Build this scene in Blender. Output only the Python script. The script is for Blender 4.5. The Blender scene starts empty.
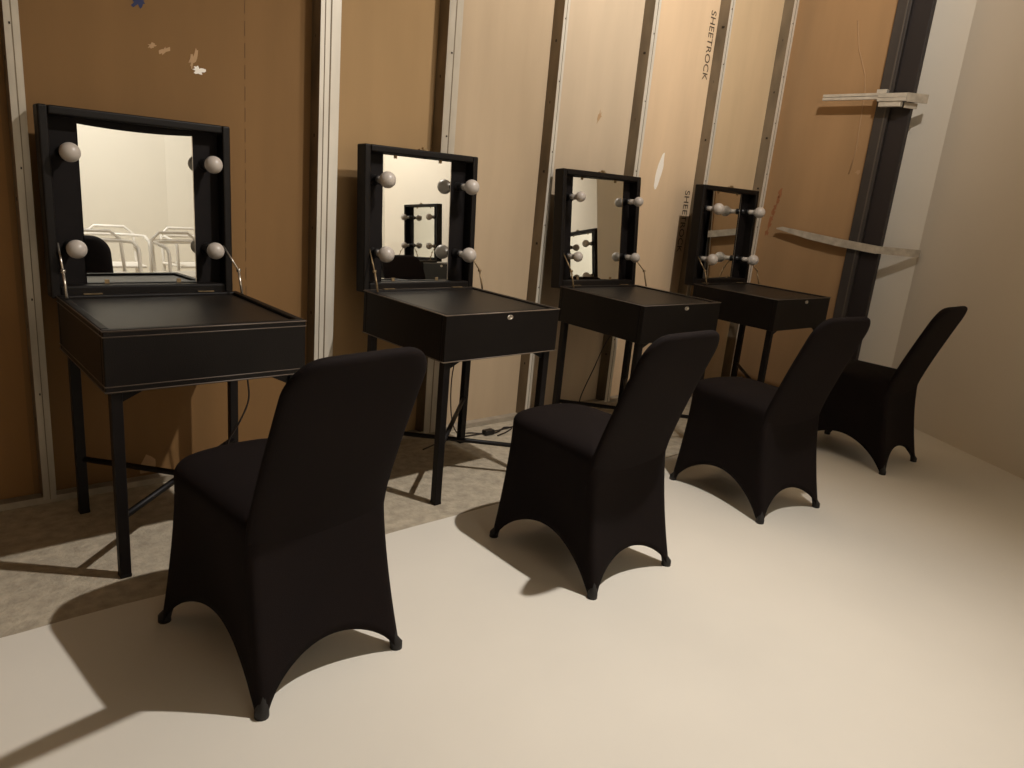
import bpy, bmesh, math, random
from mathutils import Vector, Matrix
random.seed(7)
sc = bpy.context.scene
COL = sc.collection
PI = math.pi

# ------------------------------------------------------------------ camera
CF, CP, CR, CY, CH = 729.99, 0.263353, 0.092928, 0.727581, 1.230234
def make_camera():
    F = Vector((math.sin(CY)*math.cos(CP), math.cos(CY)*math.cos(CP), -math.sin(CP)))
    R = Vector((math.cos(CY), -math.sin(CY), 0)); U = R.cross(F)
    R2 = R*math.cos(CR)+U*math.sin(CR); U2 = -R*math.sin(CR)+U*math.cos(CR)
    cd = bpy.data.cameras.new('camera'); cd.sensor_width = 36; cd.lens = CF*36/1024
    cd.clip_start = 0.05; cd.clip_end = 60
    o = bpy.data.objects.new('camera', cd); COL.objects.link(o)
    M = Matrix((R2, U2, -F)).transposed().to_4x4(); M.translation = Vector((0, 0, CH))
    o.matrix_world = M; sc.camera = o
make_camera()

# ------------------------------------------------------------------ materials
def srgb(r, g, b):
    f = lambda c: (c/255/12.92) if c/255 <= .04045 else ((c/255+.055)/1.055)**2.4
    return (f(r), f(g), f(b), 1)
def mat(name, col, rough=.6, metal=0., spec=.5, noise=None, bump=None, sheen=0, coat=0):
    """noise=(scale, amount, detail, stretch) mixes darker/lighter shades of the same colour"""
    m = bpy.data.materials.new(name); m.use_nodes = True
    nt = m.node_tree; b = nt.nodes['Principled BSDF']
    b.inputs['Base Color'].default_value = col
    b.inputs['Roughness'].default_value = rough; b.inputs['Metallic'].default_value = metal
    b.inputs['Specular IOR Level'].default_value = spec
    b.inputs['Sheen Weight'].default_value = sheen
    b.inputs['Coat Weight'].default_value = coat
    if noise or bump: tc = nt.nodes.new('ShaderNodeTexCoord')
    if noise:
        sc_, am, det, st = noise
        mp = nt.nodes.new('ShaderNodeMapping'); mp.inputs['Scale'].default_value = st
        nz = nt.nodes.new('ShaderNodeTexNoise'); nz.inputs['Scale'].default_value = sc_; nz.inputs['Detail'].default_value = det
        nt.links.new(tc.outputs['Object'], mp.inputs[0]); nt.links.new(mp.outputs[0], nz.inputs['Vector'])
        rp = nt.nodes.new('ShaderNodeMapRange'); rp.inputs['From Min'].default_value = .3; rp.inputs['From Max'].default_value = .7
        rp.inputs['To Min'].default_value = 1-am; rp.inputs['To Max'].default_value = 1+am
        nt.links.new(nz.outputs['Fac'], rp.inputs['Value'])
        mx = nt.nodes.new('ShaderNodeVectorMath'); mx.operation = 'SCALE'; mx.inputs[0].default_value = col[:3]
        nt.links.new(rp.outputs[0], mx.inputs['Scale']); nt.links.new(mx.outputs[0], b.inputs['Base Color'])
    if bump:
        bs, bd = bump
        n2 = nt.nodes.new('ShaderNodeTexNoise'); n2.inputs['Scale'].default_value = bs; n2.inputs['Detail'].default_value = 4
        nt.links.new(tc.outputs['Object'], n2.inputs['Vector'])
        bp = nt.nodes.new('ShaderNodeBump'); bp.inputs['Strength'].default_value = bd; bp.inputs['Distance'].default_value = .01
        nt.links.new(n2.outputs['Fac'], bp.inputs['Height']); nt.links.new(bp.outputs[0], b.inputs['Normal'])
    return m
one = (1, 1, 1)
M = {}
M['leather'] = mat('black_leatherette', srgb(18, 13, 10), .5, spec=.22, noise=(9, .18, 4, one), bump=(260, .12))
M['leather_top'] = mat('black_leatherette_top', srgb(26, 21, 16), .42, spec=.38, noise=(7, .25, 4, one), bump=(260, .1))
M['lining'] = mat('black_lining', srgb(19, 14, 13), .7, spec=.18, noise=(14, .2, 3, one))
M['piping_dark'] = mat('dark_grey_piping', srgb(92, 80, 70), .5)
M['piping_pale'] = mat('highlit_grey_piping', srgb(112, 98, 84), .5, noise=(18, .3, 3, one))  # leather piping with its edge highlight put into the pale grey
M['leg'] = mat('black_painted_steel', srgb(17, 12, 11), .5, spec=.25, noise=(20, .25, 3, one))
M['mirror'] = mat('mirror_glass', (.86, .87, .84, 1), .0, metal=1)
M['bulb'] = mat('opal_bulb', srgb(184, 174, 164), .35, spec=.5)
M['bulb_neck'] = mat('bulb_neck', srgb(178, 168, 156), .4)
M['socket'] = mat('black_socket', srgb(22, 19, 18), .4)
M['chrome'] = mat('bright_metal', srgb(200, 190, 176), .28, metal=.85, noise=(30, .15, 2, one))
M['brass'] = mat('tarnished_metal', srgb(150, 128, 96), .4, metal=.7, noise=(40, .3, 2, one))
M['fabric'] = mat('black_stretch_fabric', srgb(20, 13, 12), .85, spec=.14, sheen=.0, noise=(5, .15, 3, one), bump=(420, .12))
M['boot'] = mat('black_rubber_foot', srgb(20, 17, 17), .6)
M['floor'] = mat('cream_vinyl', srgb(226, 219, 206), .45, spec=.35, noise=(1.6, .035, 8, one))
M['concrete'] = mat('rough_screed', srgb(176, 164, 144), .9, spec=.2, noise=(22, .2, 12, (1, 1.15, 1)), bump=(60, .5))
M['track'] = mat('dusty_runner', srgb(158, 146, 128), .7, noise=(14, .2, 6, one))
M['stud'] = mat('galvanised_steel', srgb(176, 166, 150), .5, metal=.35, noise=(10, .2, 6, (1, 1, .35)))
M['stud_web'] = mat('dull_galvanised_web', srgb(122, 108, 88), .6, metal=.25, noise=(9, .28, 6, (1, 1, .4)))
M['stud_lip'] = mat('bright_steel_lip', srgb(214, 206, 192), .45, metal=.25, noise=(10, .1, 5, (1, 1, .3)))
M['screw'] = mat('screw_head', srgb(52, 42, 32), .5, metal=.4)
M['white_wall'] = mat('white_wall_paint', srgb(226, 216, 200), .8, spec=.25, noise=(.9, .03, 4, one))
M['white_wall2'] = mat('back_wall_paint', srgb(232, 226, 212), .8, spec=.25, noise=(.9, .03, 4, one))
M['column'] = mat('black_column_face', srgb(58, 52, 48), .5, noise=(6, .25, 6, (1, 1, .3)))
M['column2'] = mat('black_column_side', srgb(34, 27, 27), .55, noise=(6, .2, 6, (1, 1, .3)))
M['plaster'] = mat('white_plaster', srgb(244, 236, 224), .8)
M['plaster_faint'] = mat('faint_plaster', srgb(176, 142, 104), .8)
M['red_chalk'] = mat('red_chalk', srgb(160, 104, 66), .9)
M['ink'] = mat('printed_ink', srgb(70, 56, 44), .8)
M['blue'] = mat('blue_paint', srgb(40, 48, 84), .8)
M['cable'] = mat('brown_black_cable', srgb(32, 22, 18), .5)
M['white_tube'] = mat('white_enamel', srgb(246, 242, 234), .35)
M['alu'] = mat('raw_aluminium', srgb(206, 200, 188), .4, metal=.4, noise=(16, .15, 4, one))
M['bar'] = mat('plaster_dusted_bar', srgb(176, 164, 146), .7, noise=(22, .2, 5, one))
M['ceiling'] = mat('ceiling_paint', srgb(150, 140, 124), .9)
board_cols = {
 'b0': (140, 104, 64), 'b1': (126, 95, 60), 'b2': (160, 130, 92), 'b3': (184, 162, 134), 'b4': (196, 176, 150),
 'b5': (216, 188, 154), 'b6': (204, 178, 142), 'b7': (166, 132, 94)}
for k, c in board_cols.items():
    M[k] = mat('board_paper_'+k[1], srgb(*c), .85, spec=.2, noise=(2.2, .07, 8, (3, 3, .5)))

# ------------------------------------------------------------------ mesh builder
class MB:
    def __init__(s): s.bm = bmesh.new()
    def box(s, lo, hi, mtx=None, mi=0):
        x0, y0, z0 = lo; x1, y1, z1 = hi
        P = [(x0,y0,z0),(x1,y0,z0),(x1,y1,z0),(x0,y1,z0),(x0,y0,z1),(x1,y0,z1),(x1,y1,z1),(x0,y1,z1)]
        vs = [s.bm.verts.new(mtx @ Vector(p) if mtx else p) for p in P]
        for f in ((0,3,2,1),(4,5,6,7),(0,1,5,4),(1,2,6,5),(2,3,7,6),(3,0,4,7)):
            s.bm.faces.new([vs[i] for i in f]).material_index = mi
        return s
    def prism(s, poly, z0, z1, axis='z', mi=0):
        """extrude polygon (list of 2-D points) along an axis"""
        def mk(a, b, c):
            return {'z': (a, b, c), 'y': (a, c, b), 'x': (c, a, b)}[axis]
        A = [s.bm.verts.new(mk(a, b, z0)) for a, b in poly]; B = [s.bm.verts.new(mk(a, b, z1)) for a, b in poly]
        n = len(poly)
        s.bm.faces.new(A[::-1]).material_index = mi; s.bm.faces.new(B).material_index = mi
        for i in range(n): s.bm.faces.new((A[i], A[(i+1)%n], B[(i+1)%n], B[i])).material_index = mi
        return s
    def tube(s, pts, r, seg=8, closed=False, mi=0):
        pts = [Vector(p) for p in pts]; n = len(pts); rings = []
        up = None
        for i, p in enumerate(pts):
            if closed: d = pts[(i+1)%n]-pts[i-1]
            else: d = pts[min(i+1, n-1)]-pts[max(i-1, 0)]
            d.normalize()
            if up is None: up = Vector((0,0,1)) if abs(d.z) < .9 else Vector((1,0,0))
            a = d.cross(up).normalized(); b = a.cross(d).normalized(); up = b
            rr = r[i] if isinstance(r, (list, tuple)) else r
            rings.append([s.bm.verts.new(p+(a*math.cos(t)+b*math.sin(t))*rr) for t in [2*PI*k/seg for k in range(seg)]])
        m = n if closed else n-1
        for i in range(m):
            A, B = rings[i], rings[(i+1)%n]
            for k in range(seg):
                f = s.bm.faces.new((A[k], A[(k+1)%seg], B[(k+1)%seg], B[k])); f.material_index = mi; f.smooth = True
        if not closed:
            s.bm.faces.new(rings[0][::-1]).material_index = mi; s.bm.faces.new(rings[-1]).material_index = mi
        return s
    def lathe(s, prof, mtx, seg=20, mi=0):
        """profile (r, z) revolved about local z"""
        rings = []
        for r, z in prof:
            if r < 1e-6: rings.append([s.bm.verts.new(mtx @ Vector((0,0,z)))])
            else: rings.append([s.bm.verts.new(mtx @ Vector((r*math.cos(2*PI*k/seg), r*math.sin(2*PI*k/seg), z))) for k in range(seg)])
        for A, B in zip(rings, rings[1:]):
            for k in range(seg):
                a = [A[k % len(A)]] + ([A[(k+1)%seg]] if len(A) > 1 else [])
                b = ([B[(k+1)%seg]] if len(B) > 1 else []) + [B[k % len(B)]]
                q = a+b
                if len(q) >= 3:
                    f = s.bm.faces.new(q); f.smooth = True; f.material_index = mi
        return s
    def obj(s, name, m, parent=None, bevel=0, loc=None, kind=None, smooth=False, seg=2):
        bmesh.ops.recalc_face_normals(s.bm, faces=s.bm.faces)
        me = bpy.data.meshes.new(name); s.bm.to_mesh(me); s.bm.free()
        for mm in (m if isinstance(m, (list, tuple)) else [m]): me.materials.append(mm)
        if smooth:
            for p in me.polygons: p.use_smooth = True
        o = bpy.data.objects.new(name, me); COL.objects.link(o)
        if parent: o.parent = parent
        if loc: o.location = loc
        if bevel:
            b = o.modifiers.new('bevel', 'BEVEL'); b.width = bevel; b.segments = seg; b.limit_method = 'ANGLE'; b.angle_limit = .6
        if kind: o['kind'] = kind
        return o
def thing(name, label, cat, loc=(0,0,0), rz=0, group=None):
    o = bpy.data.objects.new(name, None); COL.objects.link(o); o.empty_display_size = .1
    o.location = loc; o.rotation_euler = (0, 0, rz); o['label'] = label; o['category'] = cat
    if group: o['group'] = group
    return o
def tag(o, label, cat, group=None):
    o['label'] = label; o['category'] = cat
    if group: o['group'] = group
    return o

# ------------------------------------------------------------------ the room
YB = 2.90      # face of the gypsum boards
YS = 2.825     # front flange of the studs
HT = 3.75
def struct(name, mb, m, **k): return mb.obj(name, m, kind='structure', **k)
struct('floor', MB().box((-4, -3.4, -.1), (7, 3.4, 0)), M['concrete'])
# cream vinyl covering, its ragged edge runs along the wall at y ~ 2.02
random.seed(3)
edge = [(-4, 2.03)] + [(x*.12-3.9, 2.022+random.uniform(-.004, .004)) for x in range(0, 78)] + [(5.38, 2.02)]
poly = edge[:-1] + [(5.38, 2.02), (5.38, -3.3), (-3.9, -3.3)]
struct('floor_vinyl', MB().prism(poly[::-1], .0005, .003), M['floor'])
# studs  (x of the right edge of each front flange, flange width)
studs = [('plain', .398, .040), ('double', 1.459, .085), ('plain', 2.035, .073), ('thin', 2.663, .034),
         ('thin', 3.330, .046), ('thin', 3.992, .040), ('thin', 4.676, .050)]
bx = [-4, .34, 1.38, 1.97, 2.64, 3.29, 3.955, 4.86]
for i in range(7):
    nm = 'wall_back'
    b = MB().box((bx[i], YB, 0.0), (bx[i+1], YB+.1, HT))
    struct(nm, b, M['b%d' % i])
struct('trim_1', MB().box((-4, YS+.004, 0), (4.8, YB, .012)).box((-4, YS+.002, 0), (4.8, YS+.006, .024)), M['track'])
for n, (kd, xr, w) in enumerate(studs):
    mb = MB(); D = YB-YS
    mb.box((xr-w, YS, .013), (xr, YS+.003, HT), mi=0)                 # front flange
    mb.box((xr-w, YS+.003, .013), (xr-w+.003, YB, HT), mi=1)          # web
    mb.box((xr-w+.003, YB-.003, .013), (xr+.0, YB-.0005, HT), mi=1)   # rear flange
    mb.box((xr-.003, YS+.003, .013), (xr, YS+.014, HT), mi=0)         # return lip
    mb.box((xr-w*.52, YS-.0016, .013), (xr-w*.46, YS, HT), mi=1)      # rolled groove
    if kd == 'double':
        mb.box((xr-w*.80, YS-.0016, .013), (xr-w*.76, YS, HT), mi=1)
    z = .3
    while z < 3.4:                                                    # screw heads and punched holes on the web
        mb.box((xr-w-.0012, YS+.03+random.uniform(-.008, .012), z), (xr-w, YS+.042, z+.012), mi=2)
        if kd != 'double': mb.box((xr-w*.7, YS-.0022, z+.1), (xr-w*.6, YS, z+.107), mi=2)
        z += random.uniform(.28, .42)
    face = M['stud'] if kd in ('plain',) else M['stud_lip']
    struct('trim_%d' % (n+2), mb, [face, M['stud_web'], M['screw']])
# return wall of board at x = 4.80, then column, then the white walls
XR = 4.80
struct('wall_return', MB().box((XR, 2.243, .0), (XR+.012, YB-.001, HT)), M['b7'])
struct('wall_return', MB().box((XR-.004, 2.236, .0), (XR+.05, 2.2425, HT)), M['plaster'])
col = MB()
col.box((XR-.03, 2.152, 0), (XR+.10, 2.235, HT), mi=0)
col.box((XR-.034, 2.168, 0), (XR-.03, 2.178, HT), mi=2)  # lighter strip that paints the highlight line on the column
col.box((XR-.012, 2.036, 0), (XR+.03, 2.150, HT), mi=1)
struct('wall_column', col, [M['column'], M['column2'], mat('column_highlight', srgb(84, 76, 68), .5)], bevel=.003)
def wallseg(name, a, b, th, m, z0=0, z1=HT):
    a = Vector(a); b = Vector(b); d = (b-a).normalized(); n = Vector((d.y, -d.x))*th   # thickness to the right of a->b
    poly = [a, b, b+n, a+n]
    return struct(name, MB().prism([(p.x, p.y) for p in poly], z0, z1), m)
K = (4.965, 1.872)
E_ = (4.965-.494*1.2, 1.872-.87*1.2)      # end of the angled wall, just outside the frame
wallseg('wall_right', K, (4.93, 2.10), .1, M['white_wall'])
wallseg('wall_right', E_, K, .1, M['white_wall'])
wallseg('wall_right', (5.4, E_[1]), (E_[0]+.1, E_[1]), .1, M['white_wall'])
wallseg('wall_right', (5.4, -3.3), (5.4, E_[1]), .1, M['white_wall'])
wallseg('wall_front', (-4, -3.3), (2.75, -3.3), .1, M['white_wall2'])
wallseg('wall_front', (2.75, -3.3), (5.5, -2.7), .1, M['white_wall2'])
wallseg('wall_left', (-4, 3.0), (-4, -3.4), .1, M['white_wall'])
struct('ceiling', MB().box((-4.1, -3.4, HT), (7, 3.4, HT+.1)), M['ceiling'])

# marks on the boards (thin plaster and chalk left on the paper)
def blob(name, cx, cz, rx, rz, rot, m, n=18, jag=.25, plane='y', off=.0006, seed=1):
    random.seed(seed); pts = []
    for k in range(n):
        t = 2*PI*k/n; q = 1+random.uniform(-jag, jag)
        a, b = rx*q*math.cos(t), rz*q*math.sin(t)
        pts.append((cx+a*math.cos(rot)-b*math.sin(rot), cz+a*math.sin(rot)+b*math.cos(rot)))
    mb = MB()
    if plane == 'y': mb.prism(pts, YB-off-.0006, YB-.0001, 'y')
    else: mb.prism(pts, XR-off-.0006, XR-.0001, 'x')
    return struct(name, mb, m)
blob('wall_plaster_smear', 3.596, 1.395, .024, .105, -.22, M['plaster'], seed=2, jag=.12)
blob('wall_plaster_smear', .79, 1.585, .012, .008, .4, M['plaster_faint'], seed=3, jag=.5)
blob('wall_plaster_smear', .83, 1.575, .018, .010, .9, M['plaster_faint'], seed=4, jag=.6)
blob('wall_plaster_smear', .925, 1.56, .009, .030, -.3, M['plaster_faint'], seed=5, jag=.6)
blob('wall_plaster_smear', .945, 1.53, .018, .013, 0, M['plaster'], seed=6, jag=.6)
blob('wall_plaster_smear', 3.03, 1.63, .012, .03, -.3, M['plaster_faint'], seed=8, jag=.5)
blob('wall_plaster_smear', .72, .055, .03, .04, -.3, M['plaster_faint'], n=9, seed=9, jag=.2)
blob('wall_blue_mark', .752, 1.712, .02, .014, 0, M['blue'], seed=10, jag=.6)
for k in range(7):
    blob('wall_chalk_mark', 2.79+.008*k, 1.35-.045*k, .012, .026, .2, M['red_chalk'], n=10, plane='x', seed=20+k, jag=.6)
blob('wall_torn_paper', 2.278, 1.515, .02, .014, .3, M['plaster_faint'], n=10, plane='x', seed=31, jag=.4)
cv = [(2.474, 2.42), (2.43, 2.25), (2.36, 2.1), (2.335, 1.98), (2.33, 1.85), (2.32, 1.65), (2.335, 1.5)]
struct('wall_pale_crack', MB().tube([(XR-.0005, a, b) for a, b in cv], .0035, 5), M['plaster_faint'])
mb = MB(); z = .55
while z < 2.2:
    mb.box((1.1095, YB-.0012, z), (1.1125, YB, z+.05)); z += .075
struct('wall_board_seam', mb, mat('dark_seam', srgb(106, 78, 48), .9))  # dark brown dashes of the board seam

# printed word on the board beside the sixth stud, reading downwards
cu = bpy.data.curves.new('wall_print', 'FONT'); cu.body = 'SHEETROCK'; cu.size = .068; cu.extrude = .0003; cu.align_x = 'LEFT'; cu.space_character = 1.02
to = bpy.data.objects.new('wall_print', cu); COL.objects.link(to)
bpy.context.view_layer.update()
dg = bpy.context.evaluated_depsgraph_get(); me = bpy.data.meshes.new_from_object(to.evaluated_get(dg))
bpy.data.objects.remove(to)
me.materials.clear(); me.materials.append(M['ink'])
# local x (reading) -> -z ; local y (up) -> +x ; normal -> -y
R = Matrix(((0, 1, 0, 0), (0, 0, -1, 0), (-1, 0, 0, 0), (0, 0, 0, 1)))
for zt in (2.335, 1.305):
    po = bpy.data.objects.new('wall_print', me); COL.objects.link(po)
    po.matrix_world = Matrix.Translation((3.878, YB-.001, zt)) @ R; po['kind'] = 'structure'

# ------------------------------------------------------------------ vanity tables
W, D, ZT, BH = .5866, .5703, .76, .18
HL, TL = .5845, .0667
def make_vanity(label, loc, rz, tilt, dx, style, group='folding make-up tables', glass=0., cable=None):
    t = thing('vanity_table', label, 'vanity table', loc, rz, group)
    pip = M['piping_dark'] if style == 'double' else M['piping_pale'] if style == 'pale' else M['piping_dark']
    # case: open tray box with rim
    rim = .024; z0 = ZT-BH
    c = MB()
    c.box((0, 0, z0), (W, rim, ZT)); c.box((0, D-rim, z0), (W, D, ZT))
    c.box((0, rim, z0), (rim, D-rim, ZT)); c.box((W-rim, rim, z0), (W, D-rim, ZT))
    c.box((rim, rim, z0), (W-rim, D-rim, z0+.012))
    c.obj('case', M['leather'], t, bevel=.004)
    MB().box((rim, rim, ZT-.02), (W-rim, D-rim, ZT-(.010 if style == 'double' else .006))).obj('table_top', M['leather_top'], t, bevel=.002)
    if style == 'double': lv = [(ZT-.004, .0022), (ZT-.020, .0018), (z0+.020, .0018), (z0+.004, .0022)]
    elif style == 'pale': lv = [(ZT-.002, .0026), (z0+.003, .0024)]
    else: lv = [(ZT-.002, .0022)]
    for z, r in lv:
        MB().tube([(0,0,z),(W,0,z),(W,D,z),(0,D,z)], r, 6, closed=True).obj('piping', pip, t)
    # legs with gusset plates and X brace
    lc = .031; h = .0155
    for sx in (0, 1):
        for sy in (0, 1):
            x = lc if sx == 0 else W-lc; y = lc if sy == 0 else D-lc
            l = MB().box((x-h, y-h, .006), (x+h, y+h, z0)); l.box((x-h-.001, y-h-.001, .0), (x+h+.001, y+h+.001, .012))
            l.obj('leg', M['leg'], t, bevel=.003)
    for a, b, za, zb in (
            ((lc, lc), (W-lc, D-lc), .19 if style == 'double' else .225, .185 if style == 'double' else .225),
            ((lc, D-lc), (W-lc, lc), .2 if style == 'double' else .15, .165 if style == 'double' else .14)):
        a = Vector((*a, za)); b = Vector((*b, zb))
        MB().tube([a, b], .0105, 8).obj('brace', M['leg'], t)
    for x, s in ((lc+h, 1), (W-lc-h, -1)):
        MB().prism([(x, z0), (x+s*.07, z0), (x, z0-.035)][::s], lc-.003, lc+.003, 'y').obj('corner_bracket', M['leg'], t)
    # latch on the front (oval plate with a slot)
    if style != 'double':
        L = Matrix.Translation((W*.53, -.0005, ZT-.022)) @ Matrix.Rotation(PI/2, 4, 'X') @ Matrix.Scale(.62, 4, (0,1,0))
        MB().lathe([(0, 0), (.015, 0), (.016, .002), (.014, .004), (.010, .004), (.009, .0015), (0, .0015)], L, 20).obj('latch', M['chrome'], t)
    # mirror case (the raised lid)
    Mx = Matrix.Translation((dx, D, ZT)) @ Matrix.Rotation(-tilt, 4, 'X')
    lid = MB(); fr = .028; bt = .012
    def B(mb, lo, hi): mb.box(lo, hi)
    B(lid, (0, .001, -.012), (fr, TL, HL)); B(lid, (W-fr, .001, -.012), (W, TL, HL))
    B(lid, (fr, .001, -.012), (W-fr, TL, fr)); B(lid, (fr, 0, HL-fr), (W-fr, TL, HL))
    lo = lid.obj('mirror_case', M['leather'], t, bevel=.006, seg=3)
    lo.matrix_local = Mx
    MB().box((fr-.002, TL-bt, fr-.002), (W-fr+.002, TL-.001, HL-fr+.002)).obj('back_panel', M['lining'], lo)
    m0, m1, mz0, mz1 = .1149, .469, .0305, HL-.0305
    yp = TL-bt
    mw = (m1-m0)/2; mh = (mz1-mz0)/2        # the glass sits slightly askew in some cases
    off = mw*abs(math.sin(glass))
    mm = MB().box((-mw, -.004, -mh), (mw, 0, mh)).obj('mirror', M['mirror'], lo)
    MG = Matrix.Translation(((m0+m1)/2, yp-off, (mz0+mz1)/2)) @ Matrix.Rotation(glass, 4, 'Z')
    mm.matrix_local = MG
    MB().box((mw, -.0045, -mh), (mw+.0022, 0, mh)).obj('mirror_edge', M['chrome'] if style != 'dim' else M['brass'], lo).matrix_local = MG
    for x in (m0+.06, m1-.06):
        for z, s in ((mz0, 1), (mz1, -1)):
            yc = yp-off+math.sin(glass)*(x-(m0+m1)/2)
            MB().box((x-.007, yc-.0065, min(z-s*.002, z+s*.012)), (x+.007, yp, max(z-s*.002, z+s*.012))).obj('mirror_clip', M['brass'], lo)
    if style == 'double':                           # lining cloth sagging along the top of this mirror
        pts = [(fr+.002, HL-fr)]; n = 14
        for k in range(n+1):
            u = k/n; pts.append((fr+.002+u*(W-2*fr-.004), HL-fr-.006-.018*math.sin(PI*u)**.7))
        pts.append((W-fr-.002, HL-fr))
        MB().prism(pts, yp-.009, yp-.0068, 'y').obj('sagging_lining', M['lining'], lo)
    rb = {'double': .030, 'pale': .0335, 'dim': .026, 'far': .034}.get(style)
    out = {'double': .034, 'pale': .050, 'dim': .052, 'far': .066}[style]   # bulb centre in front of the case's open edge
    for x in (.0738, W-.0738):
        for z in (.1506, .4484):
            A = Matrix.Translation((x, yp, z)) @ Matrix.Rotation(PI/2, 4, 'X')     # local z -> -y (towards the room)
            dist = yp+out
            MB().lathe([(0,0),(.022,0),(.022,.006),(.017,.008),(.0165,.036),(.019,.038),(.019,.044),(0,.044)], A, 20).obj('bulb_holder', M['socket'], lo)
            pr = [(0, .042), (.0125, .042), (.013, dist-rb*1.25)]
            for k in range(1, 15):
                a = PI-.55-(PI-.55)*k/14; pr.append((max(rb*math.sin(a), 0 if k == 14 else .001), dist+rb*math.cos(a)))
            pr[-1] = (0, dist+rb)
            bl = MB().lathe(pr, A, 24).obj('bulb', M['bulb'], lo)
            if style in ('dim', 'far', 'pale'):
                MB().lathe([(0,.0445),(.0135,.0445),(.0145,.05),(.0135,dist-rb*1.15),(0,dist-rb*1.15)], A, 16).obj('bulb_neck', M['bulb_neck'], lo)
    # catch on top of the lid
    if style != 'double':
        MB().box((W*.5-.022, .012, HL), (W*.5+.022, .026, HL+.005)).box((W*.5-.008, .006, HL+.004), (W*.5+.008, .02, HL+.012)).obj('catch', M['brass'], lo)
    for x in (.09, W-.13): MB().box((x, -.014, .0015), (x+.055, .0, .004)).obj('hinge', M['brass'], lo)
    # folding stays at both sides
    for sx in (0, 1):
        x = .014 if sx == 0 else W-.014
        p0 = Mx @ Vector((x+(.016 if sx == 0 else -.016), .010, .165)); p1 = Vector((x, D-.055, ZT+.085)); p2 = Vector((x, D-.085, ZT+.004))
        st = MB().tube([p0, p1], .0032, 6); st.tube([p1, p2], .0042, 6)
        st.tube([p1-Vector((.006,0,0)), p1+Vector((.006,0,0))], .006, 10)
        st.obj('folding_stay', M['chrome'] if style == 'double' else M['brass'], t)
    for c in (cable or []):
        cb = MB().tube(spline(c), .0033, 6).obj('power_cable', M['cable'], t)
        cb.matrix_local = (Matrix.Translation(loc) @ Matrix.Rotation(rz, 4, 'Z')).inverted()
        if c is (cable or [None])[-1] and style == 'pale':
            MB().box((2.245, 2.682, .003), (2.305, 2.72, .028)).obj('inline_switch', M['socket'], cb, bevel=.006)
    return t
def spline(pts, n=8):
    pts = [Vector(p) for p in pts]; out = []
    for i in range(len(pts)-1):
        p0 = pts[max(i-1, 0)]; p1 = pts[i]; p2 = pts[i+1]; p3 = pts[min(i+2, len(pts)-1)]
        for k in range(n):
            t = k/n; out.append(.5*((2*p1)+(-p0+p2)*t+(2*p0-5*p1+4*p2-p3)*t*t+(-p0+3*p1-3*p2+p3)*t**3))
    return out+[pts[-1]]
cables = {
 'double': [[(.985, 2.60, .592), (1.0, 2.6, .45), (1.003, 2.6, .37), (.97, 2.6, .29), (.93, 2.62, .2), (.95, 2.66, .1), (1.05, 2.72, .006), (1.2, 2.74, .006)]],
 'dim': [[(3.21, 2.66, .592), (3.19, 2.78, .42), (3.11, 2.79, .25), (3.02, 2.78, .1), (2.95, 2.74, .006), (2.8, 2.70, .006)]],
 'pale': [[(1.85, 2.66, .006), (2.05, 2.72, .006), (2.28, 2.715, .006), (2.52, 2.74, .006), (2.7, 2.79, .006)],
          [(2.08, 2.66, .592), (2.10, 2.80, .35), (2.11, 2.81, .12), (2.14, 2.79, .006), (2.2, 2.75, .006), (2.27, 2.70, .006), (2.34, 2.70, .006), (2.41, 2.74, .006), (2.45, 2.72, .006), (2.38, 2.68, .006), (2.30, 2.655, .006)]]}
vt = [((.4359, 2.1543, 0), .0175, .022, -.0132, 'double', 'black folding make-up table with double stitched edges, nearest the left edge of the photo'),
      ((1.541, 2.1181, 0), .0309, .05, .0008, 'pale', 'black folding make-up table with pale edge piping, second along the board wall from the left'),
      ((2.636, 2.1015, 0), -.0196, .096, -.0074, 'dim', 'black folding make-up table with small bulbs and its mirror tilted back, third from the left'),
      ((3.7502, 2.0778, 0), -.0171, .044, -.0107, 'far', 'black folding make-up table nearest the black column, farthest from the camera')]
for loc, rz, tilt, dx, style, lab in vt:
    make_vanity(lab, loc, rz, tilt, dx, style, glass={'dim': -.07, 'far': .09}.get(style, 0), cable=cables.get(style))

# ------------------------------------------------------------------ covered chairs
def lerp(a, b, t): return a+(b-a)*t
def rrect(x0, x1, y0, y1, rf, rb, n):
    """per side n points, counter-clockwise from rear-left corner: rear, right, front, left ; rounded corners by pulling in"""
    out = []
    C = [(x0, y0, rb), (x1, y0, rb), (x1, y1, rf), (x0, y1, rf)]
    for s in range(4):
        ax, ay, ra = C[s]; bx_, by, rb_ = C[(s+1) % 4]
        L = math.hypot(bx_-ax, by-ay); dx, dy = (bx_-ax)/L, (by-ay)/L; nx, ny = -dy, dx   # inward normal
        for k in range(n):
            u = k/n*L; ins = 0
            # position on rounded corner: arc param
            def arc(r, d):   # d distance from the corner measured along the side, returns (along, inward)
                a = (d/r)*(PI/4)          # 0..pi/4 at the corner .. side
                return r-r*math.sin(PI/4-a+0)*1.0, r-r*math.cos(PI/4-a)
            if u < ra: al, ins = arc(ra, u); px, py = ax+dx*al+nx*ins, ay+dy*al+ny*ins
            elif L-u < rb_: al, ins = arc(rb_, L-u); px, py = bx_-dx*al+nx*ins, by-dy*al+ny*ins
            else: px, py = ax+dx*u, ay+dy*u
            out.append((px, py, k/n, s))
    return out
def smooth(o):
    for p in o.data.polygons: p.use_smooth = True
    return o
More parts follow.
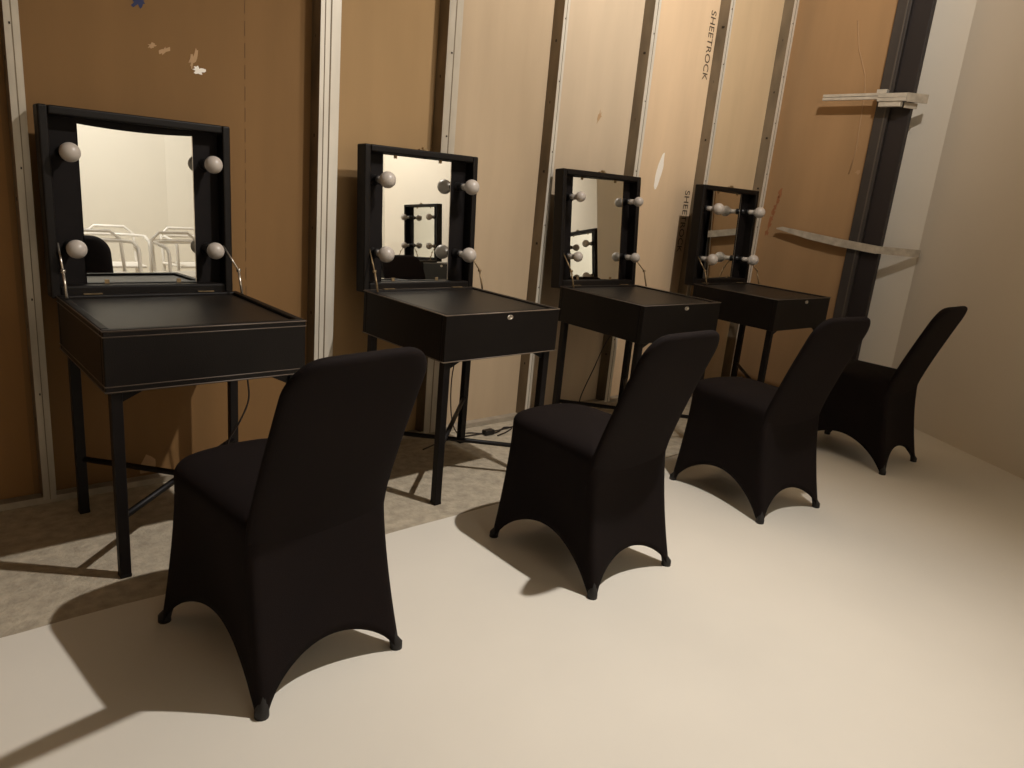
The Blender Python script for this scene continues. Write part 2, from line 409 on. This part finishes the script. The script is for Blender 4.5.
def make_chair(label, loc, rz, group='covered banquet chairs'):
    t = thing('banquet_chair', label, 'chair', loc, rz, group)
    n = 26; ZS = .440
    S = [(x*lerp(1, .95, max(0, min(1, (y+.1)/.35))), y+(.038*(1-(x/.19)**2) if y > .1 else 0), u, q) for x, y, u, q in rrect(-.189, .189, -.176, .252, .085, .02, n)]
    G = rrect(-.203, .203, -.252, .256, .018, .018, n)
    bm = bmesh.new(); rows = []
    arch = [.105, .135, .12, .135]
    NV = 16
    for j in range(NV+1):
        v = j/NV; row = []
        for i in range(len(S)):
            sx, sy, u, s = S[i]; gx, gy, _, _ = G[i]
            uu = u
            e = min(uu, 1-uu)
            q = 0 if e < .055 else math.sin(PI*(e-.055)/(1-.11))
            hem = .004+arch[s]*(max(q, 0)**.55)
            z = lerp(ZS, hem, v)
            w = ((ZS-z)/ZS)
            wf = w**1.55
            x = lerp(sx, gx, wf); y = lerp(sy, gy, wf)
            # stretch cloth is pulled inward between the legs
            pull = (.012 if s in (0,) else .020)*math.sin(PI*uu)*math.sin(PI*min(w*1.05, 1)) + .016*max(q, 0)*w*w
            nx, ny = [(0, 1), (-1, 0), (0, -1), (1, 0)][s]
            x += nx*pull; y += ny*pull
            row.append(bm.verts.new((x, y, z)))
        rows.append(row)
    m = len(S)
    for j in range(NV):
        for i in range(m):
            bm.faces.new((rows[j][i], rows[j][(i+1)%m], rows[j+1][(i+1)%m], rows[j+1][i]))
    prev = rows[0]; cx, cy = 0, .035
    for sc_, z in ((.985, ZS+.009), (.955, ZS+.018), (.90, ZS+.026), (.80, ZS+.034), (.55, ZS+.042), (.25, ZS+.046)):
        cur = [bm.verts.new((cx+(S[i][0]-cx)*sc_, cy+(S[i][1]-cy)*sc_, z)) for i in range(m)]
        for i in range(m): bm.faces.new((prev[i], cur[i], cur[(i+1)%m], prev[(i+1)%m]))
        prev = cur
    c = bm.verts.new((cx, cy, ZS+.047))
    for i in range(m): bm.faces.new((prev[i], c, prev[(i+1)%m]))
    bmesh.ops.recalc_face_normals(bm, faces=bm.faces)
    me = bpy.data.meshes.new('seat_cover'); bm.to_mesh(me); bm.free(); me.materials.append(M['fabric'])
    o = bpy.data.objects.new('seat_cover', me); COL.objects.link(o); o.parent = t; smooth(o)
    sd = o.modifiers.new('thickness', 'SOLIDIFY'); sd.thickness = .003; sd.offset = -1
    # backrest: rounded slab leaning back
    bm = bmesh.new(); L0, L1 = .335, .862; NL = 44; nc = 32; rows = []
    r = .085
    for j in range(NL+1):
        q = j/NL; q = 1-(1-q)**1.6            # denser near the top
        z = lerp(L0, L1, q)
        rear = -.190-.150*max(0, (z-.44)/.415)**1.12+max(0, .44-z)*.16
        hw = lerp(.189, .183, q)
        d = L1-z
        if d < r: hw = hw-r+math.sqrt(max(r*r-(r-d)**2, 0))*1.0
        th = .040 if d > .02 else .040*math.sqrt(max(1-((.02-d)/.02)**2, .02))
        if z < .46: th = lerp(.02, .040, (z-L0)/(.46-L0))
        cyy = rear+ .020
        row = []
        for k in range(nc):
            a = 2*PI*k/nc; ca, sa = math.cos(a), math.sin(a)
            ex = math.copysign(abs(ca)**.35, ca); ey = math.copysign(abs(sa)**.75, sa)
            row.append(bm.verts.new((ex*hw, cyy+ey*th/2*(1.0), z)))
        rows.append(row)
    for j in range(NL):
        for k in range(nc): bm.faces.new((rows[j][k], rows[j][(k+1)%nc], rows[j+1][(k+1)%nc], rows[j+1][k]))
    bm.faces.new(rows[0][::-1]); bm.faces.new(rows[-1])
    bmesh.ops.recalc_face_normals(bm, faces=bm.faces)
    me = bpy.data.meshes.new('backrest_cover'); bm.to_mesh(me); bm.free(); me.materials.append(M['fabric'])
    o = bpy.data.objects.new('backrest_cover', me); COL.objects.link(o); o.parent = t; smooth(o)
    for sx in (-1, 1):
        for y, yt in ((-.238, -.19), (.246, .20)):
            MB().tube([(sx*.192, y, .0), (sx*.192, y, .014), (sx*.186, y*.975, .03), (sx*.17, y*.86, .12), (sx*.15, yt*.8, .40)], [.0165, .0165, .012, .011, .011], 12).obj('leg', M['boot'], t)
    return t
for x, y, rz, lab in (
    (.726, 1.662, .14, 'chair under a black stretch cover at the nearest make-up table, largest in the photo'),
    (1.792, 1.571, .02, 'chair under a black stretch cover before the pale-piped make-up table, second from the left'),
    (2.835, 1.566, -.11, 'black-covered chair before the make-up table with the tilted mirror, third from the left'),
    (3.923, 1.573, 0., 'chair under a black stretch cover by the white wall, farthest from the camera')):
    make_chair(lab, (x, y, .003), rz).scale = (1.035, 1.035, 1.0) if rz > .1 else (1, 1, 1)

# ------------------------------------------------------------------ brackets by the column
t = thing('metal_rail', 'pale metal rail clamped high across the black column', 'rail', (XR-.08, 2.3, 1.95))
def wl(o): return o
r = MB()
r.box((-.022, -.10, .006), (.0, .255, .022)); r.box((-.022, -.10, -.014), (.0, .255, .003))
r.box((-.006, -.10, -.012), (-.001, .255, .02))
r.obj('rail_bar', M['alu'], t, bevel=.001)
MB().box((-.03, -.27, -.006), (-.004, -.10, .018)).box((-.033, -.27, -.028), (-.006, -.10, -.008)).obj('rail_end', M['alu'], t, bevel=.001)
MB().box((-.004, -.135, .022), (.03, -.075, .045)).box((-.026, -.24, -.058), (.01, -.11, -.028)).obj('clamp', M['alu'], t, bevel=.002)
MB().prism([(-.02, -.27), (.09, -.345), (.095, -.338), (-.004, -.262)], -.03, .02).prism([(-.0, -.255), (.07, -.30), (.075, -.293), (.006, -.248)], -.062, -.031).obj('side_tab', M['bar'], t)
t2 = thing('wall_strip', 'dusty pale strip running low across the black column onto the white wall', 'strip', (XR-.045, 2.3, 1.07))
mb = MB()
P = [(.44, .045, .004), (.40, .047, .012), (.2, .02, .022), (0, .0, .024), (-.262, -.018, .024)]
vs = []
for y, z, h in P:
    vs.append([mb.bm.verts.new((dx_, y, z+dz)) for dx_, dz in ((-.008, -h), (.008, -h), (.008, h), (-.008, h))])
for A, B_ in zip(vs, vs[1:]):
    for k in range(4): mb.bm.faces.new((A[k], A[(k+1)%4], B_[(k+1)%4], B_[k]))
mb.bm.faces.new(vs[0][::-1]); mb.bm.faces.new(vs[-1])
mb.obj('strip_bar', M['bar'], t2)
MB().prism([(-.008, -.262), (.17, -.455), (.18, -.45), (.008, -.262)], -.040, .006).obj('strip_end', M['bar'], t2)

# ------------------------------------------------------------------ seen in the mirrors only
def make_armchair(label, loc, rz):
    t = thing('armchair', label, 'chair', loc, rz, 'white tubular armchairs behind the camera')
    r = .014
    def arc(cx, cy, z, rx, ry, a0, a1, n=14): return [(cx+rx*math.cos(lerp(a0, a1, k/n)), cy+ry*math.sin(lerp(a0, a1, k/n)), z) for k in range(n+1)]
    MB().tube([(-.25, .2, .0), (-.25, .21, .45), (-.25, .2, .62)] + [(-.25, .17, .66)] + arc(0, -.02, .69, .25, .23, PI, 2*PI) + [(.25, .17, .66), (.25, .2, .62), (.25, .21, .45), (.25, .2, 0)], r, 8).obj('arm_frame', M['white_tube'], t)
    MB().tube([(-.2, -.22, 0), (-.2, -.2, .45), (-.19, -.26, .70), (-.12, -.28, .76), (.12, -.28, .76), (.19, -.26, .70), (.2, -.2, .45), (.2, -.22, 0)], r, 8).obj('back_frame', M['white_tube'], t)
    for z in (.69,): MB().box((-.19, -.262, z-.018), (.19, -.254, z+.018)).obj('back_slat', M['white_tube'], t)
    MB().box((-.22, -.2, .43), (.22, .22, .45)).obj('seat', M['white_tube'], t, bevel=.008)
    return t
mir = [(1.42, -.78, 'white tubular armchair in the nearest mirror, leftmost of its front row'),
       (2.08, -.74, 'white tubular armchair in the nearest mirror, rightmost of its front row'),
       (1.05, -1.60, 'white tubular armchair in the nearest mirror, leftmost of its rear row'),
       (1.75, -1.62, 'white tubular armchair in the nearest mirror, middle of its rear row'),
       (2.42, -1.58, 'white tubular armchair in the nearest mirror, rightmost of its rear row')]
for i, (x, y, lab) in enumerate(mir): make_armchair(lab, (x, y, .003), (.12, -.1, .05)[i % 3])
for y, lab in ((.10, 'black make-up table seen small in the mirror of the third table'),
               (-1.0, 'black make-up table seen whole in the mirror of the second table'),
               (-2.1, 'black make-up table cut by the left side of the mirror of the second table')):
    make_vanity(lab, (4.1, y+.293, .003), -PI/2, 0, 0, 'pale', 'make-up tables reflected in the mirrors')

# ------------------------------------------------------------------ light
def lamp(name, loc, power, col, radius, kind='POINT'):
    d = bpy.data.lights.new(name, kind); d.energy = power; d.color = col
    if kind != 'AREA': d.shadow_soft_size = radius
    o = bpy.data.objects.new(name, d); COL.objects.link(o); o.location = loc
    return o
WARM = (1.0, .948, .885)
def spot(name, loc, aim, power, angle, radius=.035, blend=1., col=WARM):
    o = lamp(name, loc, power, col, radius, 'SPOT'); o.data.spot_size = math.radians(angle); o.data.spot_blend = blend
    o.rotation_euler = (Vector(aim)-Vector(loc)).to_track_quat('-Z', 'Y').to_euler()
    return o
spot('ceiling_spot_main', (2.2, .7, 3.2), (.75, 1.45, 0), 338, 106)
spot('ceiling_spot_wall', (2.6, .9, 3.5), (3.2, 2.9, 3.1), 300, 135)
spot('added_spot_rear', (1.2, -1.2, 3.5), (1.6, -3.3, 1.2), 500, 118)  # added spot, brightens the back wall for the mirrors and gives bounce fill
spot('added_spot_side', (3.4, -2.0, 3.5), (5.4, -2.4, 1.4), 380, 96)  # added spot, brightens the far right wall reflected in the second mirror
w = bpy.data.worlds.new('world'); sc.world = w; w.use_nodes = True
w.node_tree.nodes['Background'].inputs[0].default_value = (1, .86, .7, 1); w.node_tree.nodes['Background'].inputs[1].default_value = .0
vs_ = sc.view_settings
vs_.view_transform = 'Standard'; vs_.look = 'None'; vs_.gamma = 1; vs_.use_curve_mapping = False; vs_.exposure = 0
sc.display_settings.display_device = 'sRGB'
sc.cycles.max_bounces = 8; sc.cycles.diffuse_bounces = 5; sc.cycles.glossy_bounces = 6
sc.cycles.caustics_reflective = True
sc.cycles.use_denoising = True
